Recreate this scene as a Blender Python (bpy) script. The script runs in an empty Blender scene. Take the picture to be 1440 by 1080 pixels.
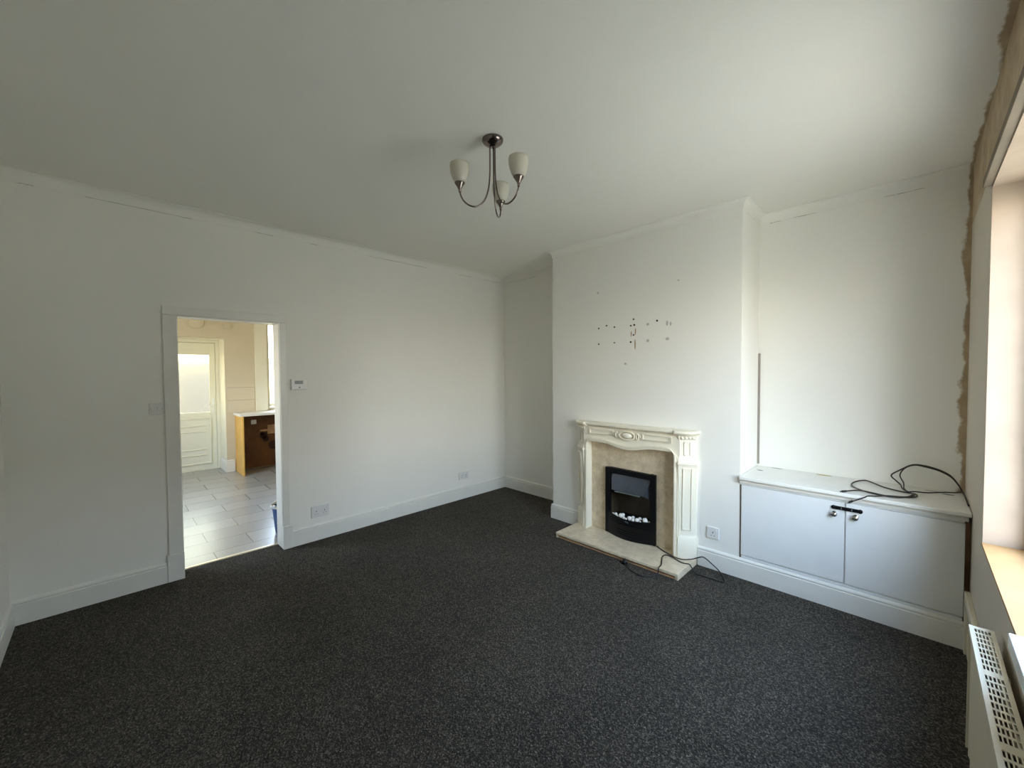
import bpy, bmesh, math, random
from mathutils import Vector, Matrix
random.seed(4)
C = bpy.context.scene.collection
PI = math.pi

# ------------------------------------------------------------------ room measures (metres)
L, H, W = 4.244, 2.803, 4.157           # length of the side wall, ceiling height, width of the chimney wall
D, CA, CB = 0.462, 1.217, 3.009         # chimney breast depth, left and right edge
DY1, DY2, DZ = -3.4035, -2.7256, 1.985  # doorway in the side wall
T = 0.165                               # thickness of the side wall
KX, KD = -3.735, -4.215                 # kitchen far wall, back door plane
WY0, WY1, WZ0, WZ1, WT = -0.93, -2.25, 0.735, 2.38, 0.26   # front window opening

# ------------------------------------------------------------------ materials
def nodes_of(name):
    m = bpy.data.materials.new(name)
    m.use_nodes = True
    nt = m.node_tree
    return m, nt, nt.nodes['Principled BSDF']

def add(nt, kind, **kw):
    n = nt.nodes.new(kind)
    for k, v in kw.items():
        setattr(n, k, v)
    return n

def link(nt, a, b):
    nt.links.new(a, b)

def mathn(nt, op, a, b=None, c=None):
    n = add(nt, 'ShaderNodeMath', operation=op)
    for i, v in enumerate((a, b, c)):
        if v is None:
            continue
        if isinstance(v, (int, float)):
            n.inputs[i].default_value = v
        else:
            link(nt, v, n.inputs[i])
    return n.outputs[0]

def mixc(nt, fac, a, b):
    n = add(nt, 'ShaderNodeMix', data_type='RGBA')
    if isinstance(fac, (int, float)):
        n.inputs[0].default_value = fac
    else:
        link(nt, fac, n.inputs[0])
    for i, v in ((6, a), (7, b)):
        if isinstance(v, tuple):
            n.inputs[i].default_value = (*v, 1)
        else:
            link(nt, v, n.inputs[i])
    return n.outputs[2]

def noise(nt, scale, detail=3, rough=.55, coord=None):
    n = add(nt, 'ShaderNodeTexNoise')
    n.inputs['Scale'].default_value = scale
    n.inputs['Detail'].default_value = detail
    n.inputs['Roughness'].default_value = rough
    if coord is None:
        tc = add(nt, 'ShaderNodeTexCoord')
        coord = tc.outputs['Object']
    link(nt, coord, n.inputs['Vector'])
    return n.outputs['Fac']

def ramp(nt, fac, p0, c0, p1, c1):
    r = add(nt, 'ShaderNodeValToRGB')
    r.color_ramp.elements[0].position = p0
    r.color_ramp.elements[0].color = (*c0, 1)
    r.color_ramp.elements[1].position = p1
    r.color_ramp.elements[1].color = (*c1, 1)
    link(nt, fac, r.inputs[0])
    return r.outputs[0]

def bump(nt, bsdf, h, strength=.1, dist=.01):
    b = add(nt, 'ShaderNodeBump')
    b.inputs['Strength'].default_value = strength
    b.inputs['Distance'].default_value = dist
    link(nt, h, b.inputs['Height'])
    link(nt, b.outputs[0], bsdf.inputs['Normal'])

def plain(name, col, rough=.5, metal=0, var=.05, scale=8, bmp=0, bscale=60, spec=.5):
    m, nt, b = nodes_of(name)
    n = noise(nt, scale, 4)
    lo = tuple(c * (1 - var) for c in col)
    hi = tuple(min(1, c * (1 + var)) for c in col)
    link(nt, ramp(nt, n, .3, lo, .7, hi), b.inputs['Base Color'])
    b.inputs['Roughness'].default_value = rough
    b.inputs['Metallic'].default_value = metal
    b.inputs['Specular IOR Level'].default_value = spec
    if bmp:
        bump(nt, b, noise(nt, bscale, 4), bmp, .01)
    return m

def paint(name, col, stain=None, rough=.65):
    """emulsion on plaster; stain = list of (axis, value, sign, width) edges with a ragged strip of bare plaster."""
    m, nt, b = nodes_of(name)
    tc = add(nt, 'ShaderNodeTexCoord')
    o = tc.outputs['Object']
    n1 = noise(nt, 1.3, 4, .6, o)
    base = ramp(nt, n1, .3, tuple(c * .975 for c in col), .7, col)
    sx = add(nt, 'ShaderNodeSeparateXYZ')
    link(nt, o, sx.inputs[0])
    if stain:
        sq = add(nt, 'ShaderNodeMapping')
        sq.inputs['Scale'].default_value = (1, .4, .7)
        link(nt, o, sq.inputs[0])
        f = None
        for ax, val, sgn, wid, amp in stain:
            dist = mathn(nt, 'MULTIPLY', mathn(nt, 'SUBTRACT', val, sx.outputs[ax]), sgn)
            rag = mathn(nt, 'MULTIPLY', mathn(nt, 'SUBTRACT', noise(nt, 6.0, 6, .62, sq.outputs[0]), .5), amp)
            e = mathn(nt, 'SUBTRACT', mathn(nt, 'ADD', rag, wid), dist)
            e = mathn(nt, 'MULTIPLY', e, 90)
            e.node.use_clamp = True
            f = e if f is None else mathn(nt, 'MAXIMUM', f, e)
        pl = ramp(nt, noise(nt, 9, 5, .6, o), .3, (.34, .245, .15), .7, (.50, .385, .25))
        base = mixc(nt, f, base, pl)
    link(nt, base, b.inputs['Base Color'])
    b.inputs['Roughness'].default_value = rough
    b.inputs['Specular IOR Level'].default_value = .3
    h = mathn(nt, 'ADD', mathn(nt, 'MULTIPLY', noise(nt, 5, 4, .5, o), 1.0), mathn(nt, 'MULTIPLY', noise(nt, 140, 2, .5, o), .05))
    bump(nt, b, h, .12, .02)
    return m

WHITE = (.86, .85, .80)
m_wall = paint('wall emulsion', WHITE)
m_wall_stained = paint('wall emulsion with bare plaster edge', WHITE, [(0, W, 1, .032, .13)])
m_ceiling = paint('ceiling emulsion', (.86, .85, .80), [(0, W, 1, .026, .13)])
m_pier = paint('window wall plaster', (.56, .50, .42), [(2, H, 1, .37, .12)])
m_lintel = plain('weathered lintel board', (.17, .135, .095), .8, var=.15, scale=5)
m_reveal = plain('pink bare plaster', (.40, .31, .235), .85, var=.08, scale=5, bmp=.15, bscale=20)
m_sillwood = plain('sill timber', (.42, .235, .095), .7, var=.15, scale=6)
m_gloss = plain('gloss white woodwork', (.80, .79, .74), .35, var=.02, bmp=.03, bscale=30)
m_satin = plain('door painted white', (.78, .79, .78), .42, var=.015, bmp=.04, bscale=14)
m_uncov = plain('pvc white', (.85, .85, .80), .3, var=.01)
m_plastic = plain('socket white plastic', (.74, .74, .72), .35, var=.01)
m_plastic_dark = plain('socket slot dark', (.03, .03, .03), .6)
m_grey = plain('display grey', (.16, .19, .18), .3)
m_cream = plain('cream surround', (.84, .79, .65), .45, var=.03, scale=5, bmp=.03, bscale=40)
m_black = plain('black satin metal', (.004, .004, .0045), .36, var=.1, spec=.25)
m_hood = plain('dark blue grey canopy', (.045, .055, .07), .32, metal=.3, var=.1)
m_firebrick = plain('dark brown fireback', (.040, .028, .015), .55, var=.3, scale=16)
m_pebble = plain('white pebble', (.80, .78, .74), .6, var=.06, scale=30)
m_rubber = plain('black rubber cable', (.012, .012, .013), .45)
m_brown_cable = plain('dark brown cable', (.028, .020, .015), .45)
m_bronze = plain('dark nickel', (.20, .165, .15), .16, metal=1, var=.05)
m_chrome = plain('chrome', (.75, .75, .76), .08, metal=1, var=.01)
m_barewood = plain('bare brown timber', (.16, .085, .04), .75, var=.3, scale=9)
m_batten = plain('timber packer', (.52, .32, .17), .7, var=.25, scale=12)
m_gap = plain('dark brown gap', (.14, .115, .08), .9)  # dark brown for the cupboard's side gap and the coving cracks
m_trunk = plain('grey trunking', (.36, .33, .29), .6)
m_radiator = plain('radiator enamel', (.74, .69, .55), .4, var=.03)
m_rad_dark = plain('radiator inside', (.10, .07, .045), .8)
m_whiteboard = plain('white window board', (.86, .88, .90), .35, var=.01)
m_worktop = plain('worktop edge', (.80, .78, .74), .3, var=.02)
m_recess_shade = plain('hearth recess shade', (.02, .016, .013), .6)  # shade put into the colour of the hearth core
m_panel_ochre = plain('ochre melamine', (.72, .42, .10), .45, var=.1, scale=6)
m_panel_brown = plain('stained chipboard', (.12, .045, .009), .7, var=.35, scale=5)
m_panel_stain = plain('dark water stain', (.035, .014, .007), .8, var=.3)
m_blue = plain('blue plastic', (.005, .06, .22), .35, var=.03)
m_rimgrey = plain('pale grey plastic', (.55, .57, .58), .35)
m_kwall = plain('kitchen magnolia', (.64, .575, .43), .7, var=.03, scale=2, bmp=.06, bscale=6)
m_kdoor = plain('cream white back door', (.82, .80, .66), .35, var=.01)
m_hole = plain('drilled hole', (.02, .012, .01), .9)
m_rust = plain('rust mark', (.42, .25, .14), .9)
m_scuff = plain('grey filler scuff', (.50, .49, .46), .9)
m_yellowpatch = plain('yellowed patch', (.50, .42, .14), .7)
m_greypatch = plain('chipped grey patch', (.25, .27, .30), .7)
m_metalstrip = plain('threshold metal', (.78, .70, .55), .35, metal=.6)
m_street = plain('street paving', (.45, .375, .27), .9, var=.2, scale=2)
m_yardwall = plain('yellow yard render', (.62, .50, .26), .9, var=.1, scale=1.5)
m_yardgrey = plain('grey yard gate', (.24, .24, .26), .8, var=.1)

def carpet():
    m, nt, b = nodes_of('charcoal flecked carpet')
    tc = add(nt, 'ShaderNodeTexCoord')
    o = tc.outputs['Object']
    v = add(nt, 'ShaderNodeTexVoronoi')
    v.inputs['Scale'].default_value = 180
    link(nt, o, v.inputs['Vector'])
    sp = add(nt, 'ShaderNodeSeparateColor')
    link(nt, v.outputs['Color'], sp.inputs[0])
    r = add(nt, 'ShaderNodeValToRGB')
    e = r.color_ramp.elements
    e[0].position, e[0].color = 0, (.012, .0118, .0113, 1)
    e[1].position, e[1].color = .55, (.046, .045, .043, 1)
    for p, c in ((.8, (.11, .107, .102, 1)), (1, (.26, .25, .24, 1))):
        x = e.new(p)
        x.color = c
    n2 = noise(nt, 125, 3, .7, o)
    f = mathn(nt, 'ADD', mathn(nt, 'MULTIPLY', sp.outputs[0], .62), mathn(nt, 'MULTIPLY', mathn(nt, 'SUBTRACT', n2, .3), .9))
    link(nt, f, r.inputs[0])
    wear = ramp(nt, noise(nt, 1.6, 4, .6, o), .3, (1.3, 1.19, 1.04), .7, (1.72, 1.57, 1.36))
    mm = add(nt, 'ShaderNodeMix', data_type='RGBA', blend_type='MULTIPLY')
    mm.inputs[0].default_value = 1
    link(nt, r.outputs[0], mm.inputs[6])
    link(nt, wear, mm.inputs[7])
    link(nt, mm.outputs[2], b.inputs['Base Color'])
    b.inputs['Roughness'].default_value = .95
    b.inputs['Specular IOR Level'].default_value = .1
    h = mathn(nt, 'ADD', n2, mathn(nt, 'MULTIPLY', v.outputs['Distance'], .8))
    bump(nt, b, h, .9, .012)
    return m
m_carpet = carpet()

def marble(name, lo, hi):
    m, nt, b = nodes_of(name)
    n = noise(nt, 14, 8, .65)
    n2 = noise(nt, 45, 5, .6)
    f = mathn(nt, 'ADD', mathn(nt, 'MULTIPLY', n, .7), mathn(nt, 'MULTIPLY', n2, .3))
    link(nt, ramp(nt, f, .36, lo, .64, hi), b.inputs['Base Color'])
    b.inputs['Roughness'].default_value = .28
    return m
m_marble = marble('beige marble', (.50, .405, .27), (.74, .63, .46))
m_hearth = marble('beige marble hearth', (.56, .46, .32), (.78, .67, .50))

def tiles(name, lo, hi, grout, bw, rh, rot, loc, rough, mortar=.004, offs=.5, spec=.5):
    m, nt, b = nodes_of(name)
    tc = add(nt, 'ShaderNodeTexCoord')
    mp = add(nt, 'ShaderNodeMapping')
    mp.inputs['Rotation'].default_value = rot
    mp.inputs['Location'].default_value = loc
    link(nt, tc.outputs['Object'], mp.inputs[0])
    br = add(nt, 'ShaderNodeTexBrick')
    br.offset = offs
    br.inputs['Scale'].default_value = 1
    br.inputs['Brick Width'].default_value = bw
    br.inputs['Row Height'].default_value = rh
    br.inputs['Mortar Size'].default_value = mortar
    br.inputs['Mortar Smooth'].default_value = .1
    br.inputs['Color1'].default_value = (*lo, 1)
    br.inputs['Color2'].default_value = (*hi, 1)
    br.inputs['Mortar'].default_value = (*grout, 1)
    link(nt, mp.outputs[0], br.inputs[0])
    link(nt, br.outputs[0], b.inputs['Base Color'])
    b.inputs['Roughness'].default_value = rough
    b.inputs['Specular IOR Level'].default_value = spec
    bump(nt, b, mathn(nt, 'SUBTRACT', 1, br.outputs['Fac']), .25, .003)
    return m
# rows run along Y (60 x 30 cm tiles)
m_ktile = tiles('pale grey kitchen floor tile', (.33, .325, .315), (.40, .39, .37), (.11, .11, .105), .6, .3, (0, 0, PI / 2), (-.17, .065, 0), .27, spec=.9)
m_wtile = tiles('cream wall tile', (.66, .59, .45), (.69, .62, .48), (.36, .31, .23), .2, .15, (PI / 2, 0, PI / 2), (.07, .04, 0), .3, .003, 0)

m_brick = tiles('red brick', (.20, .09, .06), (.25, .12, .08), (.3, .28, .25), .225, .075, (PI / 2, 0, PI / 2), (0, 0, 0), .9, .01)

def frosted():
    m, nt, b = nodes_of('frosted glass')
    b.inputs['Base Color'].default_value = (.40, .35, .235, 1)
    b.inputs['Transmission Weight'].default_value = 1
    b.inputs['Roughness'].default_value = .24
    b.inputs['IOR'].default_value = 1.25
    n = noise(nt, 40, 2)
    bump(nt, b, n, .05, .01)
    return m
m_frost = frosted()

def clearglass():
    m = bpy.data.materials.new('window glass')
    m.use_nodes = True
    nt = m.node_tree
    nt.nodes.clear()
    out = add(nt, 'ShaderNodeOutputMaterial')
    tr = add(nt, 'ShaderNodeBsdfTransparent')
    gl = add(nt, 'ShaderNodeBsdfGlossy')
    gl.inputs['Roughness'].default_value = .02
    tr.inputs[0].default_value = (.97, .98, .98, 1)
    mx = add(nt, 'ShaderNodeMixShader')
    mx.inputs[0].default_value = .06
    link(nt, tr.outputs[0], mx.inputs[1])
    link(nt, gl.outputs[0], mx.inputs[2])
    link(nt, mx.outputs[0], out.inputs[0])
    return m
m_glass = clearglass()

def opal():
    m = bpy.data.materials.new('opal glass shade')
    m.use_nodes = True
    nt = m.node_tree
    nt.nodes.clear()
    out = add(nt, 'ShaderNodeOutputMaterial')
    df = add(nt, 'ShaderNodeBsdfPrincipled')
    df.inputs['Base Color'].default_value = (.80, .77, .69, 1)
    df.inputs['Roughness'].default_value = .35
    tl = add(nt, 'ShaderNodeBsdfTranslucent')
    tl.inputs[0].default_value = (.82, .79, .70, 1)
    mx = add(nt, 'ShaderNodeMixShader')
    mx.inputs[0].default_value = .4
    link(nt, df.outputs[0], mx.inputs[1])
    link(nt, tl.outputs[0], mx.inputs[2])
    link(nt, mx.outputs[0], out.inputs[0])
    return m
m_opal = opal()

# ------------------------------------------------------------------ mesh helpers
def box(bm, x0, x1, y0, y1, z0, z1):
    x0, x1 = sorted((x0, x1)); y0, y1 = sorted((y0, y1)); z0, z1 = sorted((z0, z1))
    vs = [bm.verts.new((x, y, z)) for x in (x0, x1) for y in (y0, y1) for z in (z0, z1)]
    for f in ((0, 1, 3, 2), (4, 6, 7, 5), (0, 4, 5, 1), (2, 3, 7, 6), (0, 2, 6, 4), (1, 5, 7, 3)):
        bm.faces.new([vs[i] for i in f])

def prism(bm, pts, fn0, fn1):
    """closed outline pts (2D) between two mappings to 3D"""
    a = [bm.verts.new(fn0(*p)) for p in pts]
    b = [bm.verts.new(fn1(*p)) for p in pts]
    n = len(pts)
    for i in range(n):
        j = (i + 1) % n
        bm.faces.new((a[i], a[j], b[j], b[i]))
    bm.faces.new(a[::-1])
    bm.faces.new(b)

def loft(bm, rings, cap=True, closed=True):
    vr = [[bm.verts.new(p) for p in r] for r in rings]
    for r0, r1 in zip(vr, vr[1:]):
        n = len(r0)
        for i in range(n if closed else n - 1):
            j = (i + 1) % n
            bm.faces.new((r0[i], r0[j], r1[j], r1[i]))
    if cap:
        bm.faces.new(vr[0][::-1])
        bm.faces.new(vr[-1])

def lathe(bm, prof, seg=24, M=None, cap=False):
    rings = []
    for r, z in prof:
        ring = []
        for k in range(seg):
            a = 2 * PI * k / seg
            p = Vector((r * math.cos(a), r * math.sin(a), z))
            ring.append(M @ p if M else p)
        rings.append(ring)
    loft(bm, rings, cap)

def smooth_path(pts, n=8):
    P = [Vector(p) for p in pts]
    out = []
    for i in range(len(P) - 1):
        p0, p1, p2, p3 = P[max(i - 1, 0)], P[i], P[i + 1], P[min(i + 2, len(P) - 1)]
        for k in range(n):
            t = k / n
            out.append(.5 * ((2 * p1) + (p2 - p0) * t + (2 * p0 - 5 * p1 + 4 * p2 - p3) * t * t + (3 * p1 - p0 - 3 * p2 + p3) * t ** 3))
    out.append(P[-1])
    return out

def tube(bm, pts, r, seg=8):
    pts = [Vector(p) for p in pts]
    rings = []
    prev = None
    for i, p in enumerate(pts):
        t = (pts[min(i + 1, len(pts) - 1)] - pts[max(i - 1, 0)])
        if t.length < 1e-7:
            t = Vector((0, 0, 1))
        t.normalize()
        if prev is None:
            u = t.cross(Vector((0, 0, 1)))
            if u.length < .01:
                u = t.cross(Vector((1, 0, 0)))
        else:
            u = prev - t * prev.dot(t)
        u.normalize()
        prev = u
        v = t.cross(u)
        rr = r[i] if isinstance(r, (list, tuple)) else r
        rings.append([p + (u * math.cos(2 * PI * k / seg) + v * math.sin(2 * PI * k / seg)) * rr for k in range(seg)])
    loft(bm, rings)

def sweep(bm, prof, path, closed=False):
    """prof = [(offset to the right of the path, z)], path = [(x, y)] with mitred corners"""
    n = len(path)
    rings = []
    for i in range(n):
        p = Vector(path[i])
        d0 = (p - Vector(path[i - 1])).normalized() if i > 0 else None
        d1 = (Vector(path[i + 1]) - p).normalized() if i < n - 1 else None
        if d0 is None: d0 = d1
        if d1 is None: d1 = d0
        n0 = Vector((d0.y, -d0.x)); n1 = Vector((d1.y, -d1.x))
        m = (n0 + n1)
        m = m / max(m.dot(n0), .2)
        rings.append([(p.x + m.x * o, p.y + m.y * o, z) for o, z in prof])
    loft(bm, rings)

def obj(name, bm, mat, parent=None, smooth=False, bevel=0, at=None):
    bmesh.ops.remove_doubles(bm, verts=bm.verts, dist=1e-6)
    bmesh.ops.recalc_face_normals(bm, faces=bm.faces)
    me = bpy.data.meshes.new(name)
    bm.to_mesh(me)
    bm.free()
    me.materials.append(mat)
    o = bpy.data.objects.new(name, me)
    C.objects.link(o)
    if at is not None:                 # origin at the thing's base
        me.transform(Matrix.Translation(-Vector(at)))
        o.location = at
    if parent is not None:
        o.parent = parent
        o.location = o.location - parent_world(parent)
        if at is None:
            pass
    if smooth:
        for p in me.polygons:
            p.use_smooth = True
        if smooth != 'all':
            me.set_sharp_from_angle(angle=math.radians(40))
    if bevel:
        b = o.modifiers.new('soft edges', 'BEVEL')
        b.width = bevel
        b.segments = 2
        b.limit_method = 'ANGLE'
        b.angle_limit = math.radians(40)
    return o

def parent_world(p):
    v = Vector((0, 0, 0))
    while p is not None:
        v += p.location
        p = p.parent
    return v

def thing(name, label, cat, loc=(0, 0, 0), group=None):
    o = bpy.data.objects.new(name, None)
    o.empty_display_size = .1
    C.objects.link(o)
    o.location = loc
    return tag(o, label, cat, group)

def tag(o, label, cat, group=None):
    o['label'] = label
    o['category'] = cat
    if group: o['group'] = group
    return o

def struct(name, bm, mat, label=None, cat=None, parent=None, **kw):
    o = obj(name, bm, mat, parent, **kw)
    if parent is None:
        o['kind'] = 'structure'
        if label: o['label'] = label
        if cat: o['category'] = cat
    return o

def nb(*boxes):
    bm = bmesh.new()
    for b in boxes: box(bm, *b)
    return bm

def slab(bm, ax, a0, a1, u0, u1, z0, z1, holes):
    """wall slab with its normal on axis ax (0 = x, 1 = y) between a0 and a1, spanning u on the other axis, with rectangular holes (u0,u1,z0,z1)"""
    us = sorted({u0, u1, *[h[0] for h in holes], *[h[1] for h in holes]})
    zs = sorted({z0, z1, *[h[2] for h in holes], *[h[3] for h in holes]})
    us = [u for u in us if min(u0, u1) <= u <= max(u0, u1)]
    for i in range(len(us) - 1):
        for j in range(len(zs) - 1):
            uc, zc = (us[i] + us[i + 1]) / 2, (zs[j] + zs[j + 1]) / 2
            if any(h[0] < uc < h[1] and h[2] < zc < h[3] for h in holes):
                continue
            if ax == 0: box(bm, a0, a1, us[i], us[i + 1], zs[j], zs[j + 1])
            else: box(bm, us[i], us[i + 1], a0, a1, zs[j], zs[j + 1])
    # inner shared faces are harmless; merge them away
    bmesh.ops.remove_doubles(bm, verts=bm.verts, dist=1e-5)
    seen = {}
    kill = []
    for f in bm.faces:
        k = tuple(sorted(v.index for v in f.verts)) if False else tuple(sorted((round(v.co.x, 4), round(v.co.y, 4), round(v.co.z, 4)) for v in f.verts))
        if k in seen:
            kill += [f, seen[k]]
        else:
            seen[k] = f
    bmesh.ops.delete(bm, geom=list(set(kill)), context='FACES')

# ------------------------------------------------------------------ shell of the living room
struct('floor', nb((-T, W, -L, 0, -.05, 0)), m_carpet, 'charcoal flecked fitted carpet covering the living room floor', 'carpet')
struct('ceiling', nb((-T, W + WT, -L - .2, .2, H, H + .15)), m_ceiling, 'white living room ceiling with a bare plaster strip above the window', 'ceiling')
bm = bmesh.new(); slab(bm, 0, -T, 0, -L - .2, .2, 0, H, [(DY1 - .02, DY2 + .02, -1, DZ + .02)])
wall_left = struct('wall_left', bm, m_wall, 'white wall with the kitchen doorway', 'wall')
struct('wall_back', nb((0, W, 0, .2, 0, H)), m_wall_stained, 'white alcove wall behind the chimney breast, bare plaster strip at its window end', 'wall')
bm = bmesh.new(); slab(bm, 1, -D, 0, CA, CB, 0, H, [(1.915, 2.335, .05, .63)])
wall_chimney = struct('wall_chimney', bm, m_wall, 'white chimney breast with drill holes above the fireplace', 'wall')
struct('wall_front', nb((-T, W + WT, -L - .2, -L, 0, H)), m_wall, 'white wall at the near end of the room', 'wall')
bm = bmesh.new(); slab(bm, 0, W, W + WT, -L - .2, .2, 0, H, [(WY1, WY0, WZ0, WZ1)])
wall_right = struct('wall_right', bm, m_pier, 'unpainted plaster wall around the front window', 'wall')

# pink plaster skim on the reveals of the window opening (jambs and head), timber sill
e = .006
bm = nb((W + .001, W + WT, WY0 - e, WY0, WZ0, WZ1), (W + .001, W + WT, WY1, WY1 + e, WZ0, WZ1), (W + .001, W + WT, WY1, WY0, WZ1 - e, WZ1))
struct('window_reveal', bm, m_reveal, 'pink bare plaster skim inside the window opening', 'wall')
struct('window_sill', nb((W - .002, W + WT - .06, WY1 + .01, WY0 - .008, WZ0 - .001, WZ0 + .012)), m_sillwood, 'bare orange timber sill board in the window opening', 'sill')
# plaster lintel board over the window, standing a little proud of the wall
struct('trim_4', nb((W - .028, W + .001, WY1 - .1, WY0 - .004, WZ1, WZ1 + .035)), m_lintel, 'timber lintel edge over the front window', 'trim', bevel=.002)

# front window frame and glass (beyond the picture's edge, it lights the room)
wx = W + WT - .07
def window(name, label, x0, x1, y0, y1, z0, z1, mull, fw=.055):
    bm = bmesh.new()
    for a, b in ((y0, y0 + fw), (y1 - fw, y1)): box(bm, x0, x1, a, b, z0, z1)
    for a, b in ((z0, z0 + fw), (z1 - fw, z1)): box(bm, x0, x1, y0 + fw, y1 - fw, a, b)
    for y in mull: box(bm, x0, x1, y - fw / 2, y + fw / 2, z0 + fw, z1 - fw)
    w = struct(name, bm, m_uncov, label, 'window', bevel=.004)
    xm = (x0 + x1) / 2
    obj('pane', nb((xm - .003, xm + .003, y0 + fw - .005, y1 - fw + .005, z0 + fw - .005, z1 - fw + .005)), m_glass, w)
    return w
window('window_1', 'white framed front window lighting the room', wx - .06, wx, WY1 + .006, WY0 - .006, WZ0, WZ1 - .006, [-1.6])

# coving: cavetto along the ceiling on every wall but the window wall
cv = [(0, H - .070), (.004, H - .070), (.0045, H - .064)]
for k in range(7):
    a = k / 6 * PI / 2
    cv.append((.0455 - .0405 * math.cos(a), H - .064 + .0600 * math.sin(a)))
cv += [(.0500, H - .0040), (.0500, H), (0, H)]
bm = bmesh.new(); sweep(bm, cv, [(W, -L), (0, -L), (0, 0), (CA, 0), (CA, -D), (CB, -D), (CB, 0), (W - .001, 0)])
coving = struct('trim_3', bm, m_wall_stained, 'white cavetto coving under the ceiling', 'coving', smooth=True)

# hairline cracks where the coving has pulled away from the wall
def crack(pts, ax):
    bm = bmesh.new()
    up_, dn = [], []
    for k, u in enumerate(pts):
        z = H - .0712 + random.uniform(-.002, .001)
        t = random.uniform(.0003, .0014)
        f = (lambda zz: (.0008, u, zz)) if ax == 0 else (lambda zz: (u, -.0008, zz))
        up_.append(bm.verts.new(f(z + t))); dn.append(bm.verts.new(f(z - t)))
    for k in range(len(pts) - 1):
        bm.faces.new((up_[k], up_[k + 1], dn[k + 1], dn[k]))
    obj('crack', bm, m_gap, coving)
for a, b in ((-4.15, -4.08), (-3.86, -3.30), (-2.9, -2.75), (-2.45, -2.36), (-1.9, -1.2), (-.75, -.55), (-.35, -.05)):
    crack([a + (b - a) * k / 12 for k in range(13)], 0)
for a, b in ((.03, .25), (.30, .62), (3.08, 3.15), (3.24, 3.38), (3.75, 3.95)):
    crack([a + (b - a) * k / 10 for k in range(11)], 1)

# skirting boards
sk = [(0, 0), (.019, 0), (.019, .122), (.0125, .125), (.0125, .129), (.017, .133), (.0175, .138), (.013, .146), (.006, .152), (0, .152)]
def skirting(name, path, label, prof=sk):
    bm = bmesh.new(); sweep(bm, prof, path)
    return struct(name, bm, m_gloss, label, 'skirting board', smooth=True)
AL, AR, AT = .088, .058, .07     # architrave widths
skirting('baseboard_left', [(0, DY2 + AR + .022), (0, 0), (CA, 0), (CA, -D), (1.575, -D)], 'white skirting board running from the doorway round the left alcove')
skirting('baseboard_front', [(W - .3, -L), (0, -L), (0, DY1 - AL - .012)], 'white skirting board in the near left corner beside the doorway')
skirting('baseboard_back', [(2.712, -D), (W - .002, -D)], 'white skirting board under the socket and the alcove cupboard')
# cream boarding low on the window wall: top rail and end stile round a recessed panel
bm = nb((W - .022, W, -3.5, -.486, .29, .335), (W - .022, W, -.53, -.486, 0, .29), (W - .012, W, -3.5, -.53, 0, .12))
struct('baseboard_right', bm, m_radiator, 'cream boarding low on the window wall behind the radiator', 'skirting board', bevel=.003)

# door lining, architrave and plinth blocks of the kitchen doorway
bm = bmesh.new()
box(bm, -T, .004, DY1 - .018, DY1, 0, DZ); box(bm, -T, .004, DY2, DY2 + .018, 0, DZ); box(bm, -T, .004, DY1 - .018, DY2 + .018, DZ, DZ + .018)
door_1 = struct('trim_1', bm, m_gloss, 'white door lining and architrave round the kitchen doorway', 'door frame', bevel=.002)
def arch_bar(y0, y1, z0, z1):
    bm = nb((0, .018, y0, y1, z0, z1))
    return obj('architrave', bm, m_gloss, door_1, bevel=.004)
arch_bar(DY1 - AL, DY1 - .004, .205, DZ + .004)
arch_bar(DY2 + .004, DY2 + AR, .205, DZ + .004)
arch_bar(DY1 - AL, DY2 + AR, DZ + .004, DZ + AT)
for y0, y1 in ((DY1 - AL - .012, DY1), (DY2, DY2 + AR + .022)):
    obj('plinth_block', nb((0, .026, y0, y1, 0, .205)), m_gloss, door_1, bevel=.004)
# metal threshold strip between carpet and tiles
bm = bmesh.new(); prism(bm, [(-T - .02, 0), (-T - .015, .006), (-T + .012, .006), (-T + .018, 0)], lambda x, z: (x, DY1, z), lambda x, z: (x, DY2, z))
struct('trim_2', bm, m_metalstrip, 'pale metal threshold strip in the kitchen doorway', 'threshold strip')

# marks left on the chimney breast by a bracket: drilled holes, filler, rust runs (all flat marks on the wall)
def disc(bm, c, r, ax, seg=12, off=.0006, sy=1.0):
    vs = []
    for k in range(seg):
        a = 2 * PI * k / seg
        u, v = r * math.cos(a), r * sy * math.sin(a)
        if ax == 1: vs.append(bm.verts.new((c[0] + u, c[1] - off, c[2] + v)))
        elif ax == 0: vs.append(bm.verts.new((c[0] + off, c[1] + u, c[2] + v)))
        else: vs.append(bm.verts.new((c[0] + u, c[1] + v, c[2] + off)))
    bm.faces.new(vs)
for x, z, r in ((1.779, 1.961, .008), (1.865, 1.980, .008), (1.948, 1.960, .008), (2.113, 1.959, .008), (2.140, 2.014, .008), (2.147, 1.963, .009),
                (2.141, 1.875, .008), (2.358, 1.981, .009), (1.779, 1.812, .008), (1.948, 1.816, .007), (2.113, 1.813, .009)):
    bm = bmesh.new(); disc(bm, (x, -D, z), r, 1)
    obj('drill_hole', bm, m_hole, wall_chimney)
for x, z, r, sy in ((2.274, 1.958, .013, .9), (2.445, 1.952, .010, 2.2), (2.475, 1.945, .008, 2.2), (2.275, 1.816, .013, 1), (2.448, 1.822, .016, .8), (1.771, 2.299, .010, 1), (2.538, 2.294, .008, .8), (2.06, 1.62, .012, .8)):
    bm = bmesh.new(); disc(bm, (x, -D, z), r, 1, sy=sy)
    obj('filler_mark', bm, m_scuff, wall_chimney)
for x, z, r, sy in ((2.158, 1.905, .005, 6), (2.155, 1.79, .006, 8), (2.118, 1.885, .005, 5)):
    bm = bmesh.new(); disc(bm, (x, -D, z), r, 1, sy=sy)
    obj('rust_mark', bm, m_rust, wall_chimney)

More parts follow.
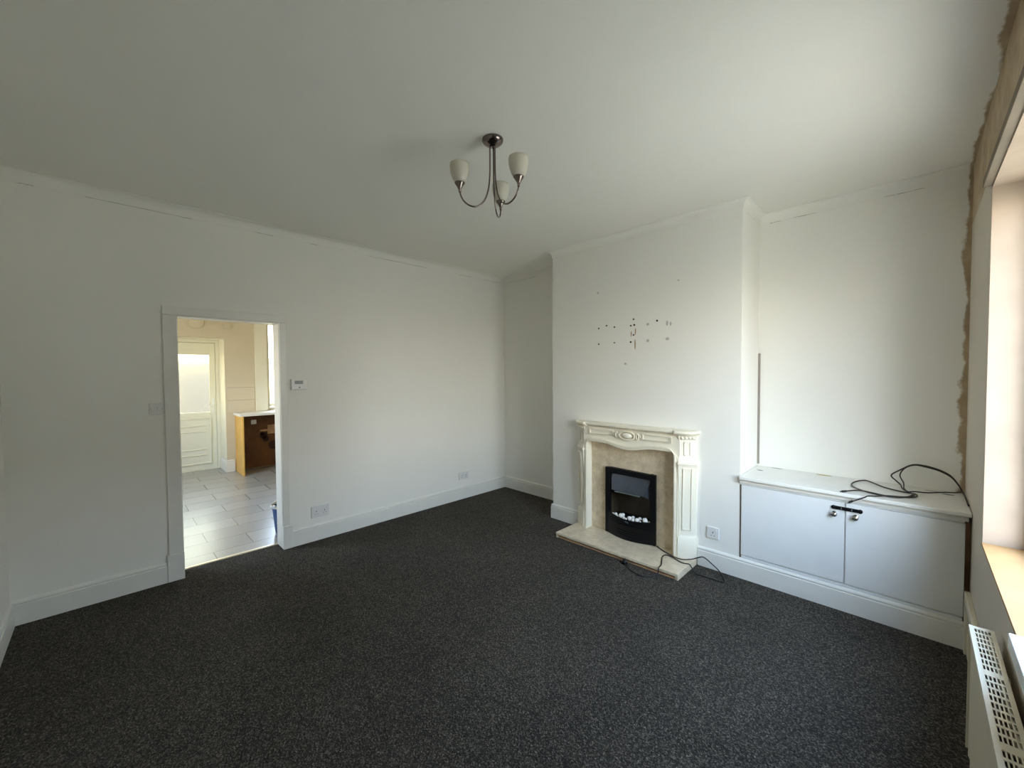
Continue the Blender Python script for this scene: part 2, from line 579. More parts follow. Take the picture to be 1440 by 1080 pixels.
# ------------------------------------------------------------------ kitchen beyond the doorway
KY0, KY1, KH = -4.6, -.55, 2.62
struct('kitchen_floor', nb((KD - .1, -T, KY0, KY1, -.05, 0)), m_ktile, 'pale grey plank tiles on the kitchen floor', 'tiled floor')
struct('kitchen_ceiling', nb((KD - .4, -T, KY0 - .15, KY1 + .15, KH, KH + .15)), m_kwall, 'kitchen ceiling', 'ceiling')
bm = bmesh.new(); slab(bm, 0, KX - .48, KX, KY0 - .15, KY1 + .15, 0, KH, [(-3.42, -2.478, -1, 2.1), (-1.865, -.95, .98, 2.45)])
kwall = struct('kitchen_wall_back', bm, m_kwall, 'magnolia kitchen wall with the back door and window', 'wall')
bm = bmesh.new(); slab(bm, 1, KY0 - .15, KY0, KX - .48, -T, 0, KH, [(-2.6, -.9, 1.0, 2.25)])
struct('kitchen_wall_left', bm, m_kwall, 'magnolia kitchen side wall', 'wall')
struct('kitchen_wall_right', nb((KX - .48, -T, KY1, KY1 + .15, 0, KH)), m_kwall, 'magnolia kitchen party wall', 'wall')
struct('kitchen_wall_front', nb((-T - .012, -T - .001, KY0, DY1 - .03, 0, KH), (-T - .012, -T - .001, DY2 + .03, KY1, 0, KH), (-T - .012, -T - .001, DY1 - .03, DY2 + .03, DZ + .03, KH)), m_kwall, 'magnolia kitchen wall beside the doorway', 'wall')
struct('tile_splashback', nb((KX, KX + .007, -2.45, -2.085, .937, 1.39)), m_wtile, 'cream wall tiles above the kitchen worktop', 'tiles', bevel=.001)
window('window_2', 'white kitchen window above the worktop', KX - .40, KX - .34, -1.865, -.95, .98, 2.45, [-1.42])
bm = bmesh.new(); sweep(bm, [(o, z * 1.25) for o, z in sk], [(KX - .42, -2.478), (KX, -2.478), (KX, -2.375)])
struct('baseboard_kitchen', bm, m_gloss, 'cream skirting beside the kitchen back door', 'skirting board', smooth=True)
bm = nb((KX - .42, KX, -2.478 - .004, -2.478 + .0005, .2, 2.1), (KX - .42, KX, -3.42, -2.478, 2.098, 2.104))
struct('trim_5', bm, m_kdoor, 'cream white lining of the back door reveal', 'trim')
struct('trim_6', nb((KX, KX + .035, -2.07, -1.90, .938, KH)), m_kdoor, 'pale boxed pier beside the kitchen window', 'trim', bevel=.004)
# unseen side window added behind the living room wall to brighten the kitchen
def window_y(name, label, y, x0, x1, z0, z1):
    fw = .055
    bm = nb((x0, x0 + fw, y - .06, y, z0, z1), (x1 - fw, x1, y - .06, y, z0, z1), (x0 + fw, x1 - fw, y - .06, y, z0, z0 + fw), (x0 + fw, x1 - fw, y - .06, y, z1 - fw, z1))
    w = struct(name, bm, m_uncov, label, 'window')
    obj('pane', nb((x0 + fw - .005, x1 - fw + .005, y - .033, y - .027, z0 + fw - .005, z1 - fw + .005)), m_glass, w)
window_y('added_window_3', 'unseen white side window added to brighten the kitchen', KY0 - .04, -2.6, -.9, 1.0, 2.25)

# back door: frame, leaf with frosted pane and moulded lower panel
y0, y1 = -3.42, -2.478
bm = nb((KD - .01, KD + .05, y1 - .05, y1, 0, 2.1), (KD - .01, KD + .05, y0, y0 + .05, 0, 2.1), (KD - .01, KD + .05, y0 + .05, y1 - .05, 2.05, 2.1), (KD - .01, KD + .055, y0 + .05, y1 - .05, 0, .0145),
        (KD - .04, KD - .0015, y1 - .09, y1, 0, 2.1), (KD - .04, KD - .0015, y0, y0 + .09, 0, 2.1), (KD - .04, KD - .0015, y0 + .09, y1 - .09, 2.0, 2.1), (KD - .04, KD - .0015, y0 + .09, y1 - .09, 0, .06))
door_2 = struct('door_2', bm, m_kdoor, 'cream white back door with a frosted upper pane', 'door', bevel=.004)
ly0, ly1 = y0 + .052, y1 - .052
gy0, gy1, gz0, gz1 = ly0 + .075, ly1 - .078, .935, 1.855
bm = nb((KD, KD + .04, ly0, gy0, .015, 2.045), (KD, KD + .04, gy1, ly1, .015, 2.045), (KD, KD + .04, gy0, gy1, gz1, 2.045), (KD, KD + .04, gy0, gy1, .015, gz0))
leaf = obj('door_panel', bm, m_kdoor, door_2, bevel=.006)
obj('pane', nb((KD + .015, KD + .021, gy0 - .004, gy1 + .004, gz0 - .004, gz1 + .004)), m_frost, leaf)
bm = bmesh.new()
for a, b, c, d2 in ((gy0, gy1, .83, .85), (gy0, gy1, .10, .12), (gy0, gy0 + .02, .12, .83), (gy1 - .02, gy1, .12, .83)): box(bm, KD + .038, KD + .062, a, b, c, d2)
for z in (.24, .33, .62, .71): box(bm, KD + .038, KD + .056, gy0 + .06, gy1 - .06, z, z + .012)
obj('panel_moulding', bm, m_kdoor, leaf, bevel=.004)
bm = nb((KD + .04, KD + .052, ly1 - .055, ly1 - .025, .93, 1.16))
tube(bm, [(KD + .05, ly1 - .04, 1.04), (KD + .095, ly1 - .04, 1.04), (KD + .097, ly1 - .06, 1.04), (KD + .097, ly1 - .16, 1.04)], .009)
obj('handle', bm, m_uncov, leaf, smooth=True)

# round vent, cable run and junction box high on the kitchen wall
vent = thing('wall_vent', 'round pale vent with a cable box beside it above the back door', 'vent', (KX, -2.83, 2.32))
bm = bmesh.new()
MX = Matrix.Translation((KX, -2.83, 2.33)) @ Matrix.Rotation(PI / 2, 4, 'Y')
lathe(bm, [(.10, 0), (.10, .03), (.09, .036), (.085, .03), (.055, .045), (.0, .047)], 28, MX)
obj('vent_disc', bm, m_kwall, vent, smooth=True)
obj('cable_cover', nb((KX, KX + .02, -2.73, -2.49, 2.315, 2.335)), m_kwall, vent)
obj('junction_box', nb((KX, KX + .035, -2.49, -2.395, 2.25, 2.345)), m_kwall, vent, bevel=.008)

# kitchen unit stripped of its doors, and the worktop on it
unit = thing('kitchen_unit', 'brown kitchen base unit with an ochre end panel under the worktop', 'cabinet', (KX, -2.361, 0))
KF = -3.23
obj('end_panel', nb((KX + .002, KF, -2.361, -2.343, 0, .897)), m_panel_ochre, unit, bevel=.001)
bk = obj('back_panel', nb((KX + .03, KX + .05, -2.343, -.7, .02, .897)), m_panel_brown, unit)
bm = bmesh.new()
for c in ((-1.98, .53, .055), (-1.95, .47, .05), (-1.84, .36, .075), (-2.0, .56, .03)):
    disc(bm, (KX + .0505, c[0], c[1]), c[2], 0, 14)
obj('water_stain', bm, m_panel_stain, bk)
xs = KX + .05
sock = obj('socket_plate', nb((xs, xs + .012, -2.155, -2.08, .73, .80)), m_plastic, bk, bevel=.004)
sock['label'] = 'white socket plate on brown panel'
obj('pipe_plate', nb((xs, xs + .008, -1.92, -1.76, .55, .70)), m_batten, bk, bevel=.003)
obj('batten', nb((xs, xs + .012, -2.03, -1.92, .60, .63)), m_batten, bk)
wt = obj('kitchen_worktop', nb((KX + .009, -3.265, -2.385, -.7, .899, .937)), m_worktop, bevel=.004, at=(KX, -2.385, .899))
tag(wt, 'pale kitchen worktop on the brown base unit', 'worktop')

# blue bucket by the doorway, something pale inside
bx, by = -.44, -2.575
bucket = thing('bucket', 'blue plastic bucket on the kitchen tiles just inside the doorway', 'bucket', (bx, by, 0))
bm = bmesh.new(); lathe(bm, [(0, .001), (.088, .001), (.092, .006), (.118, .262), (.113, .262), (.087, .012), (0, .012)], 32, Matrix.Translation((bx, by, 0)))
obj('body', bm, m_blue, bucket, smooth=True)
bm = bmesh.new(); lathe(bm, [(.117, .256), (.130, .256), (.131, .268), (.117, .272), (.111, .268), (.111, .26)], 32, Matrix.Translation((bx, by, 0)))
obj('rim', bm, m_rimgrey, bucket, smooth=True)
bm = bmesh.new(); tube(bm, smooth_path([(bx - .128, by, .264), (bx - .09, by - .07, .276), (bx, by - .12, .283), (bx + .09, by - .07, .276), (bx + .128, by, .264)], 6), .004)
obj('handle', bm, m_chrome, bucket, smooth=True)

# ------------------------------------------------------------------ sockets, switch, thermostat
def plate(name, label, cat, ax, u0, u1, z0, z1, base, sgn, kind, group=None):
    """ax 0: plate on the side wall x = base; ax 1: plate on the chimney wall y = base. sgn = direction out of the wall"""
    um, zm = (u0 + u1) / 2, (z0 + z1) / 2
    loc = (base, um, z0) if ax == 0 else (um, base, z0)
    t = thing(name, label, cat, loc, group)
    def bx_(a0, a1, ua, ub, za, zb):
        a0, a1 = base + sgn * a0, base + sgn * a1
        return (a0, a1, ua, ub, za, zb) if ax == 0 else (ua, ub, a0, a1, za, zb)
    obj('faceplate', nb(bx_(0, .011, u0, u1, z0, z1)), m_plastic, t, bevel=.003)
    gangs = [um] if kind in ('single', 'thermostat') else [u0 + (u1 - u0) * .27, u0 + (u1 - u0) * .73]
    if kind in ('single', 'double'):
        flip = 1 if ax == 1 else -1
        for g in gangs:
            bm = nb(bx_(.0105, .0116, g - .003, g + .003, zm - .002, zm + .010), bx_(.0105, .0116, g - .014, g - .008, zm - .022, zm - .017), bx_(.0105, .0116, g + .008, g + .014, zm - .022, zm - .017))
            obj('pin_hole', bm, m_plastic_dark, t)
            s0 = g + (.018 if kind == 'double' else .020)
            obj('rocker', nb(bx_(.010, .0145, s0, s0 + .011, zm + .012, zm + .030)), m_plastic, t, bevel=.001)
    elif kind == 'switch':
        for g in gangs:
            obj('rocker', nb(bx_(.010, .015, g - .012, g + .012, zm - .016, zm + .016)), m_plastic, t, bevel=.002)
        for ua in (u0 + .006, u1 - .012):
            obj('screw', nb(bx_(.0105, .0117, ua, ua + .006, zm - .003, zm + .003)), m_grey, t)
    return t
plate('wall_socket', 'white single socket beside the fireplace above the skirting', 'socket', 1, 2.778, 2.868, .240, .328, -D, -1, 'single')
plate('wall_socket', 'white double socket just right of the kitchen doorway', 'socket', 0, -2.487, -2.327, .212, .318, 0, 1, 'double')
plate('wall_socket', 'white double socket low on the left wall near the alcove corner', 'socket', 0, -.785, -.64, .238, .326, 0, 1, 'double')
plate('light_switch', 'white double switch plate left of the kitchen doorway', 'switch', 0, -3.578, -3.5, 1.255, 1.338, 0, 1, 'switch')
th = thing('wall_mounted_thermostat', 'white wall thermostat with a grey display right of the doorway', 'thermostat', (0, -2.572, 1.403))
obj('case', nb((0, .028, -2.638, -2.508, 1.403, 1.498)), m_plastic, th, bevel=.006)
obj('display', nb((.0275, .0295, -2.612, -2.542, 1.455, 1.485)), m_grey, th)
bm = bmesh.new(); lathe(bm, [(0, .0), (.007, 0), (.007, .004), (0, .0045)], 14, Matrix.Translation((.0275, -2.572, 1.425)) @ Matrix.Rotation(PI / 2, 4, 'Y'))
obj('button', bm, m_grey, th)

# thin cable trunking in the corner of the right alcove
bm = nb((CB, CB + .007, -.012, -.003, .785, 1.692), (CB + .0069, CB + .0105, -.006, 0, .785, 1.692), (CB + .0104, CB + .015, -.009, -.002, .785, 1.692))
tag(obj('cable_trunking', bm, m_trunk, at=(CB, 0, .785)), 'thin grey cable trunking in the corner above the alcove cupboard', 'trunking')

# ------------------------------------------------------------------ fireplace surround
XC = 2.137
def S(s, u, z): return (XC + s, -D - u, z)
sur = thing('fireplace_surround', 'cream fireplace surround with carved frieze and canted legs', 'fireplace', S(0, 0, .05))
def arc_corner(sg, grow=0):
    """bowed corner of shelf from straight front to the wall, outline points (s,u)"""
    p0, p1 = Vector((.435, .145)), Vector((.590, 0))
    pts = []
    for k in range(13):
        t = k / 12
        q = p0.lerp(p1, t) + Vector((.70, .72)) * (.050 * math.sin(PI * t))
        pts.append((sg * (q.x + grow * .8), max(0, q.y + grow * (1 - t))))
    return pts
def shelf_outline(g):
    r = arc_corner(1, g)
    l = [(-a, b) for a, b in r][::-1]
    bow = [(-.42 + .84 * k / 10, .128 + g + .010 * math.sin(PI * k / 10)) for k in range(11)]
    return l + bow + r
bm = bmesh.new()
prof = [(1.036, -.030), (1.042, -.018), (1.050, -.010), (1.053, -.004), (1.056, 0), (1.070, 0), (1.074, -.004)]
loft(bm, [[S(s, u, z) for s, u in shelf_outline(g)] for z, g in prof])
obj('mantel_shelf', bm, m_cream, sur, smooth=True)

# frieze with a serpentine lower edge and rounded corners, one piece with the slips
def lower_edge(inset=0):
    h = .42 - inset
    pts = [(-h, .05)]
    r = .065
    top = .925 + inset
    for k in range(9):
        a = PI - k / 8 * PI / 2
        pts.append((-h + r + r * math.cos(a), top - r + r * math.sin(a)))
    n = 30
    a0, a1 = -h + r, h - r
    for k in range(1, n):
        s = a0 + (a1 - a0) * k / n
        w = .5 * (1 + math.cos(PI * min(1, abs(s) / .26)))
        pts.append((s, top - .036 * w))
    for k in range(9):
        a = PI / 2 - k / 8 * PI / 2
        pts.append((h - r + r * math.cos(a), top - r + r * math.sin(a)))
    pts.append((h, .05))
    return pts
le = lower_edge()
def arch_piece(bm, inner, outer, u0, u1):
    n = len(inner)
    for i in range(n - 1):
        q = [inner[i], inner[i + 1], outer[i + 1], outer[i]]
        a = [bm.verts.new(S(s, u0, z)) for s, z in q]
        b = [bm.verts.new(S(s, u1, z)) for s, z in q]
        bm.faces.new(a); bm.faces.new(b[::-1])
        bm.faces.new((a[0], a[1], b[1], b[0])); bm.faces.new((a[2], a[3], b[3], b[2]))
        if i == 0: bm.faces.new((a[3], a[0], b[0], b[3]))
        if i == n - 2: bm.faces.new((a[1], a[2], b[2], b[1]))
outer = []
for s, z in le:
    if abs(s) >= .3549 and z < .9249 and abs(abs(s) - .42) < .001: outer.append((math.copysign(.462, s), z))
    else: outer.append((s * .462 / .42 if abs(s) > .3 else s, 1.040))
# keep the slip columns straight: the arc points map to the outer corner
outer = []
for s, z in le:
    if abs(s) > .419: outer.append((math.copysign(.462, s), min(z, .86)))
    elif abs(s) > .354:
        f = (.42 - abs(s)) / .065
        outer.append((math.copysign(.462 - .08 * max(0, f - .35) / .65, s), .86 + .18 * min(1, f / .35)))
    else: outer.append((s * .382 / .355, 1.040))
bm = bmesh.new(); arch_piece(bm, le, outer, .022, .098)
obj('frieze', bm, m_cream, sur, bevel=.002)
# moulded band following the opening
bm = bmesh.new()
inn = lower_edge(0); o1 = lower_edge(-.012); 
def band(o0, o1, u0, u1):
    a = lower_edge(o0); b = lower_edge(o1)
    arch_piece(bm, a, b, u0, u1)
band(.0, -.012, .094, .116)
band(-.012, -.030, .094, .107)
obj('moulding', bm, m_cream, sur, bevel=.003)
# long panel mouldings left and right of the medallion
def ring_panel(name, s0, s1, z0, z1, u, w, parent):
    bm = bmesh.new()
    for a in ((s0, s1, z0, z0 + w), (s0, s1, z1 - w, z1), (s0, s0 + w, z0 + w, z1 - w), (s1 - w, s1, z0 + w, z1 - w)):
        box(bm, XC + a[0], XC + a[1], -D - u, -D - u - .012, a[2], a[3])
    return obj(name, bm, m_cream, parent, bevel=.003)
for sg in (-1, 1):
    a, b = sorted((sg * .140, sg * .395))
    ring_panel('frieze_panel', a, b, .962, 1.022, .096, .012, sur)
# carved oval medallion
md = None
bm = bmesh.new()
def oval_ring(bm, cs, cz, a, b, w, u0, u1, seg=36):
    rings = []
    for k in range(seg):
        t = 2 * PI * k / seg
        c, s_ = math.cos(t), math.sin(t)
        pr = []
        for j in range(8):
            q = 2 * PI * j / 8
            rr = w / 2 * math.cos(q)
            pr.append(S(cs + (a + rr) * c, u0 + (u1 - u0) * (.5 + .5 * math.sin(q)), cz + (b + rr) * s_))
        rings.append(pr)
    rings.append(rings[0])
    loft(bm, rings, cap=False)
oval_ring(bm, 0, .984, .074, .037, .016, .090, .118)
med = obj('medallion', bm, m_cream, sur, smooth='all')
bm = bmesh.new()
rings = []
for r, u in ((1, .096), (.95, .114), (.7, .125), (.35, .130), (.05, .131)):
    rings.append([S(.050 * r * math.cos(2 * PI * k / 28), u, .984 + .027 * r * math.sin(2 * PI * k / 28)) for k in range(28)])
loft(bm, rings)
obj('boss', bm, m_cream, med, smooth='all')
for sg in (-1, 1):
    bm = bmesh.new(); oval_ring(bm, sg * .099, .984, .012, .024, .011, .090, .114, 20)
    obj('scroll', bm, m_cream, med, smooth='all')
    bm = bmesh.new(); oval_ring(bm, sg * .121, .984, .008, .011, .008, .090, .110, 16)
    obj('scroll', bm, m_cream, med, smooth='all')

# canted legs: console profile, panelled shaft, capital and plinth
def leg(sg):
    a, b = Vector((.452, .100)), Vector((.562, .030))
    nrm = Vector(((b - a).y, -(b - a).x)).normalized() * -1
    if nrm.x < 0: nrm = -nrm
    def ring(z, n, w=0):
        d = (b - a).normalized()
        p, q = a + nrm * n - d * w, b + nrm * n + d * w
        m = (p + q) / 2 + nrm * .006
        pts = [(.440, 0), (.440, p.y * .9), (p.x, p.y), (m.x, m.y), (q.x, q.y), (q.x, 0)]
        return [S(sg * s, u, z) for s, u in pts]
    prof = [(.05, .012, .004), (.205, .012, .004), (.222, .0, 0), (.235, -.004, -.002), (.45, .000, 0), (.65, .010, .001), (.76, .017, .003), (.80, .019, .005),
            (.806, .024, .008), (.818, .024, .008), (.824, .017, .004), (.845, .008, 0), (.88, -.001, -.004), (.95, -.004, -.006), (1.0, -.002, -.006), (1.006, .006, 0), (1.03, .010, .003), (1.04, .016, .006)]
    bm = bmesh.new(); loft(bm, [ring(*p) for p in prof])
    lg = obj('leg', bm, m_cream, sur, smooth=True)
    # raised panel frame on the shaft and a small one on the neck, following the canted face
    d = (b - a).normalized()
    c = (a + b) / 2
    def pf(pts_n, w0, z0, z1, t, name):
        bm = bmesh.new()
        def nz(z):
            for (za, na, _), (zb, nb_, _) in zip(prof, prof[1:]):
                if za <= z <= zb: return na + (nb_ - na) * (z - za) / max(zb - za, 1e-6)
            return 0
        def bar(wa, wb, za, zb):
            N = 8
            rings = []
            for k in range(N + 1):
                z = za + (zb - za) * k / N
                n = nz(z) + .001
                ring_ = []
                for w, e in ((wa, 0), (wb, 0), (wb - .002, .0075), (wa + .002, .0075)):
                    q = c + d * w + nrm * (n + e + .003)
                    ring_.append(S(sg * q.x, q.y, z))
                rings.append(ring_)
            loft(bm, rings)
        bar(-w0, -w0 + t, z0, z1); bar(w0 - t, w0, z0, z1)
        bar(-w0 + t, w0 - t, z0, z0 + t); bar(-w0 + t, w0 - t, z1 - t, z1)
        obj(name, bm, m_cream, lg, smooth=True)
    pf(None, .038, .27, .775, .012, 'leg_panel')
    pf(None, .026, .875, .985, .008, 'neck_panel')
    # beads under the shelf
    bm = bmesh.new()
    for w in (-.042, -.014, .014, .042):
        q = c + d * w + nrm * .012
        p = S(sg * q.x, q.y, 1.018)
        bmesh.ops.create_uvsphere(bm, u_segments=10, v_segments=6, radius=.011, matrix=Matrix.Translation(p))
    obj('bead', bm, m_cream, lg, smooth='all')
leg(-1); leg(1)

# marble back panel (with a hole for the fire) and hearth
bm = bmesh.new(); slab(bm, 1, -D - .020, -D - .001, XC - .436, XC + .436, .052, .965, [(1.915, 2.335, .05, .63)])
tag(obj('marble_back_panel', bm, m_marble, at=S(0, 0, .052)), 'beige marble back panel inside the cream surround', 'fireplace panel')
hx0, hx1, hy = 1.562, 2.708, -.850
hearth = thing('marble_hearth', 'beige marble hearth slab with a timber packer on the carpet', 'hearth', (XC, -.65, 0))
obj('slab', nb((hx0, hx1, hy, -D - .020, .028, .050)), m_hearth, hearth, bevel=.003)
obj('end_piece', nb((hx1 - .022, hx1, hy + .004, -D - .020, .001, .028)), m_hearth, hearth, bevel=.002)
obj('end_piece', nb((hx0, hx0 + .022, hy + .004, -D - .020, .001, .028)), m_hearth, hearth, bevel=.002)
obj('packer', nb((hx0 + .022, hx1 - .022, hy + .012, -.49, .001, .014)), m_batten, hearth)
obj('core', nb((hx0 + .024, hx1 - .024, hy + .040, -.49, .014, .028)), m_recess_shade, hearth)  # coloured near-black to paint the shade in the recess under the slab

# ------------------------------------------------------------------ electric fire
FX0, FX1, FY = 1.882, 2.372, -D - .020
FCX = (FX0 + FX1) / 2
fire = thing('electric_fire', 'black electric fire with white pebbles inset in the marble panel', 'electric fire', (FCX, FY, .052))
bm = nb((FX0, FX0 + .048, FY - .030, FY - .0006, .052, .662), (FX1 - .048, FX1, FY - .030, FY - .0006, .052, .662), (FX0 + .048, FX1 - .048, FY - .030, FY - .0006, .612, .662))
obj('frame', bm, m_black, fire, bevel=.004)
ix0, ix1 = FX0 + .048, FX1 - .048
bm = bmesh.new()
box(bm, 1.93, 2.32, FY + .125, FY + .13, .06, .615)
for x in (1.925, 2.32): box(bm, x, x + .006, FY - .001, FY + .13, .06, .615)
box(bm, 1.93, 2.32, FY - .001, FY + .13, .055, .06)
obj('fireback', bm, m_firebrick, fire)
# hood: sloping canopy with a facet at each end
bm = bmesh.new()
a = [(ix0, FY - .004, .610), (ix1, FY - .004, .610), (ix1, FY - .010, .435), (ix1 - .055, FY - .040, .462), (ix0 + .03, FY - .040, .462), (ix0, FY - .010, .450)]
b = [(x, y + .03, z) for x, y, z in a]
va = [bm.verts.new(p) for p in a]; vb = [bm.verts.new(p) for p in b]
bm.faces.new((va[0], va[1], va[3], va[4])); bm.faces.new((va[1], va[2], va[3])); bm.faces.new((va[0], va[4], va[5]))
bm.faces.new(vb[::-1])
for i in range(6):
    j = (i + 1) % 6
    bm.faces.new((va[i], va[j], vb[j], vb[i]))
hood = obj('hood', bm, m_hood, fire)
obj('hood_lip', nb((ix0 + .06, ix1 - .09, FY - .044, FY - .036, .450, .458)), m_grey, hood)
# bowed front with bars
def bowed(z0, z1, d0, d1, n=18, thick=.012, x0=FX0 + .03, x1=FX1 - .03, top=None):
    bm = bmesh.new()
    rings = []
    for k in range(n + 1):
        t = k / n
        x = x0 + (x1 - x0) * t
        s_ = math.sin(PI * t)
        zt = z1 - (.018 * s_ if top else 0)
        yo = FY - .028
        rings.append([(x, yo - d0 * s_, z0), (x, yo - d1 * s_, zt), (x, yo - d1 * s_ + thick, zt), (x, yo - d0 * s_ + thick, z0)])
    loft(bm, rings)
    return bm
fret = obj('fret', bowed(.052, .248, .056, .050, top=True), m_black, fire, smooth=True)
for z in (.085, .105, .125, .175, .195):
    obj('fret_bar', bowed(z, z + .008, .062, .062, thick=.010), m_black, fret, smooth=True)
bm = nb((FCX - .012, FCX + .022, FY - .0885, FY - .082, .214, .218), (FCX + .016, FCX + .021, FY - .0885, FY - .082, .198, .214))
obj('switch', bm, m_grey, fret)
bm = bmesh.new()
pts = [(ix0 + (ix1 - ix0) * k / 14, FY - .025 - .046 * math.sin(PI * (k + .6) / 15.2)) for k in range(15)]
outl = pts + [(ix1, FY + .12), (ix0, FY + .12)]
prism(bm, outl, lambda x, y: (x, y, .212), lambda x, y: (x, y, .220))
obj('fuel_tray', bm, m_black, fire)
# pebbles along the front edge of the tray, each one by itself
peb = []
px = ix0 + .022
k = 0
rr = [.013, .015, .011, .020, .013, .010, .021, .013, .018, .011, .024, .013, .010, .010]
for r in rr:
    px += r * 1.05
    t = (px - (FX0 + .03)) / (FX1 - FX0 - .06)
    y = FY - .028 - .050 * math.sin(PI * t) + .014 + r * .9
    bm = bmesh.new()
    bmesh.ops.create_icosphere(bm, subdivisions=2, radius=1)
    sc = Vector((r * random.uniform(.95, 1.25), r * random.uniform(.85, 1.1), r * random.uniform(.85, 1.15)))
    for v in bm.verts:
        v.co = Vector((v.co.x * sc.x, v.co.y * sc.y, v.co.z * sc.z)) * (1 + .08 * math.sin(5 * v.co.x + k) * math.cos(4 * v.co.y + 2 * k))
    zc = .221 + sc.z
    for v in bm.verts: v.co += Vector((px, y, zc))
    o = obj('pebble', bm, m_pebble, smooth='all', at=(px, y, .221))
    tag(o, 'smooth white pebble in the row along the tray of the electric fire', 'pebble', 'white pebbles in the electric fire')
    px += r * 1.0
    k += 1
for r, fx, fy in ((.017, .30, .055), (.015, .55, .06), (.018, .72, .055)):
    bm = bmesh.new(); bmesh.ops.create_icosphere(bm, subdivisions=2, radius=r)
    x, y = ix0 + (ix1 - ix0) * fx, FY + fy - .05
    bmesh.ops.translate(bm, verts=bm.verts, vec=(x, y, .221 + r))
    o = obj('pebble', bm, m_pebble, smooth='all', at=(x, y, .221))
    tag(o, 'smooth white pebble in the row along the tray of the electric fire', 'pebble', 'white pebbles in the electric fire')

# flex of the fire across the hearth and carpet, plug at its end
cord = [(2.382, -.500, .0562), (2.47, -.555, .056), (2.58, -.597, .056), (2.645, -.590, .056), (2.690, -.548, .0590), (2.712, -.532, .066), (2.740, -.526, .082), (2.775, -.520, .092), (2.833, -.520, .061), (2.886, -.510, .016),
        (2.944, -.585, .006), (2.953, -.638, .006), (2.876, -.648, .006), (2.800, -.650, .006), (2.756, -.649, .008), (2.735, -.649, .036), (2.714, -.648, .0600), (2.690, -.648, .0575), (2.648, -.650, .056), (2.566, -.612, .056), (2.512, -.610, .056),
        (2.506, -.666, .056), (2.556, -.790, .056), (2.564, -.838, .0575), (2.567, -.857, .0590), (2.568, -.868, .044), (2.565, -.884, .012), (2.530, -.935, .006), (2.500, -.972, .006), (2.423, -.961, .006), (2.350, -.928, .006), (2.300, -.885, .010)]
pc = thing('power_cord', 'black flex with a plug trailing over the hearth onto the carpet', 'cable', (2.6, -.7, 0))
bm = bmesh.new(); tube(bm, smooth_path(cord, 6), .0042)
obj('flex', bm, m_rubber, pc, smooth='all')
bm = bmesh.new(); lathe(bm, [(0, 0), (.020, .001), (.024, .006), (.024, .020), (.018, .030), (0, .032)], 6, Matrix.Translation((2.288, -.876, .001)))
plug = obj('plug', bm, m_black, pc, bevel=.002)
bm = nb((2.280, 2.284, -.880, -.876, .030, .046), (2.292, 2.296, -.880, -.876, .030, .046), (2.286, 2.290, -.866, -.862, .030, .048))
obj('pin', bm, m_chrome, plug)

# ------------------------------------------------------------------ alcove cupboard
cup = thing('alcove_cupboard', 'low white built-in cupboard with two doors filling the right alcove', 'cupboard', ((CB + W) / 2, -.25, .152))
e = .003
bm = nb((CB + e, W - .03, -D + .006, -.004, .153, .745))
obj('body', bm, m_satin, cup)
# face frame and moulding strips
obj('face_frame', nb((CB + .001, W - .026, -D - .006, -D + .006, .703, .715), (CB + .014, W - .026, -D - .006, -D + .006, .1525, .170)), m_satin, cup, bevel=.002)
bm = bmesh.new()
prism(bm, [(-D - .004, .712), (-D - .016, .716), (-D - .018, .728), (-D - .010, .738), (-D - .004, .744)], lambda y, z: (CB + .001, y, z), lambda y, z: (W - .012, y, z))
obj('cornice', bm, m_gloss, cup, bevel=.002)
top = obj('top_board', nb((CB + e, W - .002, -.506, -.003, .746, .770)), m_gloss, cup, bevel=.005)
obj('side_gap', nb((CB + .0005, CB + .010, -D - .002, -D + .02, .1525, .703)), m_gap, cup)
obj('end_infill', nb((4.136, W - .003, -D + .012, -D + .03, .1525, .712)), m_barewood, cup)
def cdoor(x0, x1, kx, kz, lab):
    dr = obj('door', nb((x0, x1, -D - .008, -D + .006, .176, .700)), m_satin, cup, bevel=.003)
    bm = bmesh.new()
    M = Matrix.Translation((kx, -D - .008, kz)) @ Matrix.Rotation(PI / 2, 4, 'X')
    lathe(bm, [(0, 0), (.016, 0), (.016, .003), (.007, .006), (.006, .014), (.014, .018), (.0175, .025), (.015, .032), (.007, .036), (0, .037)], 20, M)
    obj('knob', bm, m_chrome, dr, smooth=True)
    return dr
cdoor(3.020, 3.617, 3.566, .622, 'left'); cdoor(3.624, 4.134, 3.672, .622, 'right')
bm = nb((3.556, 3.700, -D - .0185, -D - .0085, .652, .674))
bm2 = bmesh.new()
for x in (3.562, 3.694):
    M = Matrix.Translation((x, -D - .008, .663)) @ Matrix.Rotation(PI / 2, 4, 'X')
    lathe(bm, [(0, 0), (.013, 0), (.013, .010), (.010, .013), (0, .013)], 16, M)
bm2.free()
lt = obj('latch', bm, m_black, cup, bevel=.002)
for x in (3.600, 3.652): obj('latch_ring', nb((x, x + .004, -D - .0192, -D - .018, .655, .671)), m_grey, lt)
# worn patches on the top
for x, y, r, sy, mm in ((3.155, -.030, .040, .25, m_greypatch), (3.455, -.040, .050, .35, m_yellowpatch), (3.075, -.19, .022, .7, m_greypatch), (4.02, -.06, .045, .3, m_scuff), (4.08, -.10, .03, .5, m_greypatch)):
    bm = bmesh.new(); disc(bm, (x, y, .770), r, 2, 14, .0008, sy)
    obj('worn_patch', bm, mm, top)

# aerial cable looped on top of the cupboard
cab = thing('aerial_cable', 'dark aerial cable lying in loops on top of the alcove cupboard', 'cable', (3.9, -.3, .77))
z = .7768
